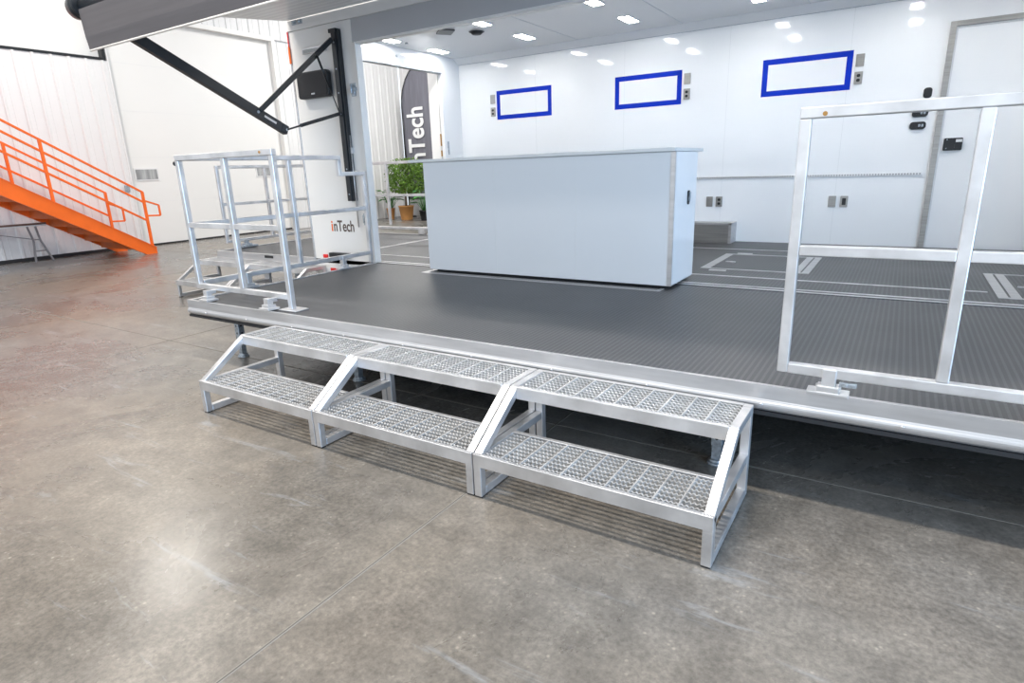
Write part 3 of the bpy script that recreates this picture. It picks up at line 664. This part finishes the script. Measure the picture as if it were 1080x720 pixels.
# ------------------------------------------------------------------ ceiling lights in the trailer
GC = 'recessed ceiling lights of the trailer'
cl = thing('ceiling_light', 'small lit rectangular ceiling light, back row, leftmost in the trailer ceiling', 'light', (-1.77, 4.19, 2.894), GC)
MB().box(-0.068, 0.068, -0.165, 0.165, -0.006, 0).build('bezel', GLOSSW, cl, 0.002)
MB().box(-0.055, 0.055, -0.152, 0.152, -0.0085, -0.0061).build('diffuser', LED, cl)
NM = {0: 'leftmost', 1: 'second from left', 2: 'third from left', 3: 'fourth from left', 4: 'fifth from left', 5: 'sixth from left'}
for k in range(6):
    x = -1.77+1.30*k
    if k: dup(cl, None, (x, 4.19, 2.894), 'small lit rectangular ceiling light, back row, %s in the trailer ceiling' % NM[k], GC)
    dup(cl, None, (x, 3.26, 2.894), 'small lit rectangular ceiling light, row nearer the stage, %s in the trailer ceiling' % NM[k], GC)
sp_ = thing('ceiling_speaker', 'round black speaker set in the trailer ceiling beside a black vent', 'speaker', (-0.75, 3.61, 2.894))
MB().cyl((0, 0, -0.004), (0, 0, 0), 0.085, 0.09, n=28).build('ring', BLACKP, sp_); MB().cyl((0, 0, -0.028), (0, 0, -0.004), 0.05, 0.075, n=28).build('grille', RUBBER, sp_)

# ------------------------------------------------------------------ speaker and lamp on the closed side panel
sk = thing('wall_speaker', 'black box speaker on the closed white side panel beside the awning post', 'speaker', (-1.69, YO-0.001, 2.29))
mb = MB(); mb.prism(rrect(0, 0, 0.46, 0.255, 0.035), 'Y', -0.075, -0.02); mb.build('cabinet', BLACKP, sk, 0.008)
MB().prism(rrect(0, 0, 0.42, 0.215, 0.03), 'Y', -0.081, -0.075).build('grille', RUBBER, sk)
MB().box(-0.02, 0.03, -0.084, -0.081, -0.095, -0.080).build('badge', LABELW, sk)
MB().box(-0.05, 0.05, -0.02, 0, -0.05, 0.05).build('bracket', GALV, sk)
pn = thing('porch_light', 'slim silver lamp high on the closed side panel, above the black speaker', 'light', (-1.67, YO-0.001, 2.62))
MB().box(-0.17, 0.17, -0.035, 0, -0.028, 0.028).build('housing', ALU, pn, 0.006); MB().box(-0.15, 0.13, -0.037, -0.034, -0.022, 0.010).build('lens', GLASS, pn)

# ------------------------------------------------------------------ awning
AW = thing('awning', 'rolled-out awning with grey valance and black folding arm over the stage', 'awning', (0, YO, 0))
AL, AR = -2.0, 5.6
RY, RZ = 0.125, 2.715
slope = [(YO-0.02, 2.930), (1.4, 2.853), (0.8, 2.787), (RY, RZ+0.02)]
mb = MB(); mb.prism(slope+[(RY, RZ+0.026), (0.8, 2.793), (1.4, 2.859), (YO-0.02, 2.936)], 'X', AL-0.03, AR); tp(mb, 'canopy', AWN, parent=None).parent = AW
def ap(mb, name, mats, bevel=0.0, par=None):
    o = mb.build(name, mats, par or AW, bevel)
    if par is None: o.location = (0, -YO, 0)
    return o
mb = MB(); mb.cyl((AL-0.02, RY, RZ), (AR, RY, RZ), 0.055, n=24); ap(mb, 'roller', BLACK)
mb = MB(); mb.cyl((AL-0.14, RY, RZ+0.01), (AL-0.03, RY, RZ+0.01), 0.085, 0.10, n=28); mb.cyl((AL-0.175, RY, RZ+0.01), (AL-0.14, RY, RZ+0.01), 0.05, 0.085, n=28); mb.cyl((AL-0.03, RY, RZ+0.01), (AL-0.015, RY, RZ+0.01), 0.10, 0.092, n=28)
ap(mb, 'end_cap', BLACK)
# valance: hangs from the roller with a slight curl and hem
vp = [(RY-0.060, RZ-0.03), (RY-0.055, RZ-0.10), (RY-0.048, RZ-0.22), (RY-0.035, RZ-0.315)]
mb = MB(); mb.prism(vp+[(y+0.004, z) for y, z in vp[::-1]], 'X', AL, AR); ap(mb, 'valance', VALANCE)
mb = MB(); mb.cyl((AL+0.005, RY-0.033, RZ-0.317), (AR, RY-0.033, RZ-0.317), 0.008, n=10); ap(mb, 'valance_hem', OUTW)
# folding arm frame (left pair): post on the trailer, main arm, strut, rod
AX = -1.36
ps = ap(AWP, 'mounting_post', BLACK, 0.003)
mb = MB()
for z in (1.2, 1.45, 1.98, 2.18, 2.40, 2.64): mb.cyl((-1.333, POSTY-0.004, z), (-1.333, POSTY, z), 0.008, n=10)
o = mb.build('bolt', GALV, ps)
AX = -1.47
A0 = Vector((AX-0.01, 1.42, 1.822)); A1 = Vector((AX-0.01, 0.125, 2.465))
dv = (A1-A0).normalized()
ar = ap(MB().bar(A0, A1, 0.055, 0.082), 'main_arm', BLACK, 0.004)
MB().bar(A0-dv*0.02, A0+dv*0.06, 0.065, 0.085).build('arm_tip', BLACK, ar, 0.012)
MB().bar(A1-dv*0.02, Vector((AX-0.01, RY+0.02, RZ-0.03)), 0.04, 0.05).build('arm_knuckle', BLACK, ar, 0.003)
q = A0+dv*0.12; MB().bar(q+Vector((0.029, 0, 0)), q+dv*0.13+Vector((0.029, 0, 0)), 0.004, 0.018).build('slot', ALU, ar)
MB().cyl((AX+0.02, A0.y, A0.z), (AX+0.026, A0.y, A0.z), 0.012).cyl((AX+0.02, (A0+dv*0.32).y, (A0+dv*0.32).z), (AX+0.026, (A0+dv*0.32).y, (A0+dv*0.32).z), 0.012).build('bolt', GALV, ar)
P1 = A0+dv*0.30; P2 = Vector((-1.345, YO-0.075, 2.665))
ap(MB().bar(P1+Vector((0.03, 0, 0.02)), P2, 0.028, 0.045), 'upper_strut', BLACK, 0.003)
P3 = Vector((-1.345, YO-0.075, 1.985))
ap(MB().bar(A0+Vector((0.03, 0, 0)), A0.lerp(P3, 0.25)+Vector((0.02, 0, 0)), 0.012, 0.016).bar(A0.lerp(P3, 0.25)+Vector((0.02, 0, 0)), P3, 0.022, 0.032), 'lower_strut', BLACK, 0.002)
S1 = P1.lerp(P2, 0.76)+Vector((0.03, 0, 0)); S2 = P3+Vector((0.01, -0.01, 0.02)); SM = S1.lerp(S2, 0.55)
ap(MB().cyl(S1, SM, 0.011, n=10).cyl(SM, S2, 0.005, n=8), 'gas_spring', BLACK)
# right pair far out of view
mb = MB(); mb.box(5.4, 5.5, YO-0.05, YO-0.001, 1.13, 2.6); ap(mb, 'mounting_post', BLACK, 0.003)
ap(MB().bar((5.45, 1.33, 1.8), (5.45, 0.135, 2.405), 0.055, 0.075).bar((5.45, 1.6, 1.86), (5.45, YO-0.05, 1.99), 0.02, 0.03).bar((5.45, 1.33, 1.8), (5.45, 1.6, 1.86), 0.02, 0.03), 'main_arm', BLACK, 0.003)

# ------------------------------------------------------------------ orange stairs along the left wall
org = (-9.6, 3.9, 0)
ST = thing('metal_staircase', 'bright orange steel staircase with handrails climbing along the left wall', 'stairs', org)
NX, FX = -9.07, -10.25
SL = 0.62
def zt(y): return 0.13+(3.90-y)*SL     # top edge of the stringer
Ytop = -1.6
for X in (NX, FX):
    mb = MB(); t = 0.33
    mb.prism([(3.93, 0.0), (3.93, zt(3.93)+0.0), (Ytop, zt(Ytop)), (Ytop, zt(Ytop)-t-0.05), (3.72, 0.0)], 'X', X-0.03, X+0.03)
    mb.prism([(3.93, zt(3.93)-0.001), (3.93, zt(3.93)+0.012), (Ytop, zt(Ytop)+0.012), (Ytop, zt(Ytop))], 'X', X-0.045, X+0.045)
    lp(mb, 'stringer', ORANGE, ST, org)
k = 0; yy = 3.72; z = 0.16
while yy > Ytop+0.3:
    lp(MB().box(FX+0.03, NX-0.03, yy-0.28, yy, z-0.03, z).box(FX+0.03, NX-0.03, yy-0.285, yy-0.26, z, z+0.15), 'stair_tread', ORANGE_T, ST, org)
    yy -= 0.27; z += 0.27*SL
def rail(X, ys, heights, yend, ybeg, name):
    for i, h in enumerate(heights):
        wd = 0.042 if h == 'x' else 0.036
        lp(MB().bar((X, yend, zt(yend)+h), (X, ybeg, zt(ybeg)+h), wd, wd), name, ORANGE, ST, org, 0.003)
    for py in ys:
        lp(MB().bar((X, py, zt(py)+0.005), (X, py, zt(py)+heights[0]), 0.045, 0.045), 'baluster', ORANGE, ST, org, 0.003)
rail(NX, (3.87, 2.34, 0.8, -0.75), (1.05, 0.85, 0.50), 3.88, Ytop, 'handrail')
rail(FX, (3.74, 2.22, 0.68, -0.86), (0.97, 0.50), 3.75, Ytop, 'handrail')
for X, ya, za, zb_ in ((NX, 3.88, zt(3.88)+1.03, zt(3.88)+0.62), (FX, 3.75, zt(3.75)+0.90, zt(3.75)+0.42)):
    mb = MB(); a, b_, c2, d_ = (X, ya, za-0.14), (X, ya+0.26, za-0.24), (X, ya+0.26, zb_-0.03), (X, ya, zb_-0.02)
    mb.bar(a, b_, 0.032, 0.032); mb.bar(b_, c2, 0.032, 0.032, (0, 1, 0)); mb.bar(c2, d_, 0.032, 0.032)
    lp(mb, 'rail_return', ORANGE, ST, org, 0.003)

# trestle under the stairs
org = (-10.15, 2.0, 0)
TT = thing('folding_trestle', 'grey trestle with a long top board under the orange stairs', 'trestle', org)
lp(MB().box(-10.30, -10.02, 0.2, 2.50, 0.665, 0.71), 'board', BLDW, TT, org)
lp(MB().box(-10.02, -10.005, 0.2, 2.50, 0.690, 0.725), 'board_edge', TABLEB, TT, org)
def leg(pts, w_=0.028):
    mb = MB()
    for a, b_ in zip(pts, pts[1:]): mb.bar(a, b_, w_, w_, (1, 0, 0))
    return mb
lp(leg([(-10.04, 2.20, 0.665), (-10.04, 2.25, 0.40), (-10.04, 2.21, 0.0)]), 'leg', LADDER, TT, org)
lp(leg([(-10.04, 2.33, 0.665), (-10.04, 2.36, 0.40), (-10.04, 2.50, 0.0)]), 'leg', LADDER, TT, org)
lp(leg([(-10.04, 2.25, 0.42), (-10.04, 2.36, 0.42)], 0.02), 'rung', LADDER, TT, org)
lp(leg([(-10.04, 2.235, 0.21), (-10.04, 2.42, 0.21)], 0.02), 'rung', LADDER, TT, org)
lp(leg([(-10.04, 2.25, 0.43), (-10.04, 1.5, 0.62)], 0.016), 'brace', LADDER, TT, org)
lp(leg([(-10.28, 0.4, 0.665), (-10.28, 0.4, 0.0)]), 'leg', LADDER, TT, org)
sw = MB(); sw.box(FW+0.029, FW+0.055, 4.27, 4.37, 1.19, 1.33); sw = sw.build('wall_switch', GALV, None, 0.004)
tag(sw, 'small dark switch box on the white ribbed wall above the foot of the orange stairs', 'switch')

# ------------------------------------------------------------------ banner and plants
org = (-9.4, 12.6, 0)
BN = thing('feather_banner', 'tall grey feather banner with white lettering, beyond the trailer end opening', 'banner', org)
BX, BR, BY, BT = -9.97, -8.72, 12.6, 4.62
def edge(z):   # x of the pole at a height
    if z < 3.35: return BX
    t = min(1.0, (z-3.35)/(BT+0.02-3.35)); return BX+1.15*(1-math.sqrt(max(0.0, 1-t*t)))
mb = MB(); rows = 40; cols = 14; grid = []
for i in range(rows+1):
    z = 0.55+(BT-0.55)*i/rows; xl = edge(z)+0.015
    grid.append([(xl+(BR-xl)*j/cols, BY+0.010*math.sin(j*1.9+z*1.2)+0.008*math.sin(j*3.1), z) for j in range(cols+1)])
vs = [[[mb.bm.verts.new((p[0], p[1]+dy, p[2])) for p in row] for row in grid] for dy in (0, 0.004)]
for k in (0, 1):
    for i in range(rows):
        for j in range(cols):
            q = vs[k]; fc = mb.bm.faces.new((q[i][j], q[i][j+1], q[i+1][j+1], q[i+1][j])); fc.smooth = True
for i in range(rows):
    for j in (0, cols): mb.bm.faces.new((vs[0][i][j], vs[0][i+1][j], vs[1][i+1][j], vs[1][i][j]))
for j in range(cols):
    for i in (0, rows): mb.bm.faces.new((vs[0][i][j], vs[0][i][j+1], vs[1][i][j+1], vs[1][i][j]))
lp(mb, 'sail', BANNER, BN, org)
mb = MB(); zz = [0.05, 0.55, 1.8, 3.35, 3.6, 3.85, 4.1, 4.3, 4.45, 4.55, 4.62]
for a, b_ in zip(zz, zz[1:]): mb.cyl((edge(a), BY, a), (edge(b_), BY, b_), 0.022, n=8)
lp(mb, 'pole', BLACK, BN, org)
lp(MB().box(BX-0.25, BX+0.25, BY-0.03, BY+0.03, 0, 0.03).box(BX-0.03, BX+0.03, BY-0.25, BY+0.25, 0, 0.03).cyl((BX, BY, 0.02), (BX, BY, 0.2), 0.03, 0.025), 'base', BLACK, BN, org)
M = Matrix.Translation((-9.14-org[0], -0.030, 3.33)) @ Matrix.Rotation(PI/2, 4, 'X') @ Matrix.Rotation(PI/2, 4, 'Z') @ Matrix.Diagonal((0.74, 1, 1, 1))
text_mesh('lettering', 'inTech', 0.90, WHITE, BN, M, 0.003, 0.020, 'RIGHT')

def lathe(profile, n=24):
    mb = MB(); rings = []
    for r, z in profile: rings.append([mb.bm.verts.new((r*math.cos(2*PI*i/n), r*math.sin(2*PI*i/n), z)) for i in range(n)])
    for a, b_ in zip(rings, rings[1:]):
        for i in range(n): fc = mb.bm.faces.new((a[i], a[(i+1) % n], b_[(i+1) % n], b_[i])); fc.smooth = True
    mb.bm.faces.new(rings[0][::-1]); mb.bm.faces.new(rings[-1]); return mb
def leafq(mb, p, d, n_, L_, w_):
    """a small folded leaf with thickness from its curl"""
    d = d.normalized(); s1 = d.cross(n_).normalized(); nn = s1.cross(d)
    a = p; c = p+d*L_; l = p+d*L_*0.45+s1*w_/2+nn*L_*0.08; r_ = p+d*L_*0.45-s1*w_/2+nn*L_*0.08
    l2 = p+d*L_*0.75+s1*w_*0.3+nn*L_*0.03; r3 = p+d*L_*0.75-s1*w_*0.3+nn*L_*0.03; md = p+d*L_*0.5-nn*L_*0.03
    V = [mb.bm.verts.new(q) for q in (a, l, l2, c, r3, r_, md)]
    for t in ((0, 1, 6), (1, 2, 6), (2, 3, 6), (3, 4, 6), (4, 5, 6), (5, 0, 6)): mb.bm.faces.new([V[i] for i in t])
def pot(t, r0, r1, h, m_):
    p = lathe([(r0, 0), (r0*1.02, 0.01), (r1, h-0.03), (r1*1.05, h-0.03), (r1*1.05, h), (r1*0.92, h), (r1*0.90, h-0.03)]).build('pot', m_, t)
    MB().cyl((0, 0, h-0.05), (0, 0, h-0.022), r1*0.9, n=24).build('soil', SOIL, t)
def rv(): return Vector((random.uniform(-1, 1), random.uniform(-1, 1), random.uniform(-1, 1)))
# ficus with a boxy crown
fx = thing('potted_tree', 'potted ficus tree with dense leafy crown in a tan pot, seen through the end opening', 'plant', (-9.30, 11.7, 0))
pot(fx, 0.17, 0.23, 0.42, TERRA)
mb = MB(); mb.cyl((0.01, 0, 0.38), (0.03, 0, 0.95), 0.022, 0.018, n=8); mb.cyl((-0.03, 0.02, 0.38), (0.0, 0, 0.95), 0.018, 0.015, n=8)
for _ in range(10):
    e = Vector((random.uniform(-.35, .55), random.uniform(-.3, .3), random.uniform(1.1, 1.7))); mb.cyl((0.02, 0, 0.93), e, 0.014, 0.005, n=6)
mb.build('trunk', BARK, fx)
mb = MB()
for _ in range(4200):
    while True:
        q = rv()
        if abs(q.x)**3+abs(q.y)**3+abs(q.z)**3 < 1: break
    # clumpy crown
    p = Vector((0.12+q.x*0.66, q.y*0.42, 1.29+q.z*0.50))
    if math.sin(p.x*9+1)*math.sin(p.z*10)*math.sin(p.y*8+1) > 0.45: continue
    d = (Vector((q.x, q.y, q.z*0.6))+rv()*0.8+Vector((0, 0, -0.25)))
    leafq(mb, p, d, rv(), random.uniform(0.06, 0.10), random.uniform(0.03, 0.045))
mb.build('foliage', LEAF, fx)
def broad(name, loc, label, potm, r0, r1, h, n_, ht, sp):
    t = thing(name, label, 'plant', loc, None); pot(t, r0, r1, h, potm)
    mb = MB(); st_ = MB()
    for i in range(n_):
        a = i*2.4; rr_ = random.uniform(0.25, 1)*sp; top = Vector((rr_*math.cos(a), rr_*math.sin(a), h+ht*random.uniform(0.35, 0.95)))
        st_.cyl((0.02*math.cos(a), 0.02*math.sin(a), h-0.04), top, 0.008, 0.005, n=6)
        d = Vector((math.cos(a), math.sin(a), random.uniform(-0.35, 0.3))); leafq(mb, top, d, Vector((0, 0, 1)), random.uniform(0.22, 0.32), random.uniform(0.12, 0.17))
    mb.build('foliage', LEAFD, t); st_.build('stem', LEAFD, t)
broad('potted_plant', (-9.95, 11.7, 0), 'broad-leaved green plant in a narrow tan pot, left of the ficus', TERRA, 0.09, 0.13, 0.34, 30, 0.58, 0.34)
broad('potted_plant', (-8.45, 11.55, 0), 'dark green leafy plant in a small black pot, right of the ficus', BLACKP, 0.12, 0.16, 0.30, 30, 0.62, 0.28)

for o in list(S.objects):
    if o.type == 'MESH' and o.name.split('.')[0] in ('rivet', 'strap_stud', 'pin_hole', 'bolt', 'hatch_plate', 'door_hinge', 'cross_member', 'threshold_strip', 'panel_seam', 'stem'): split(o)
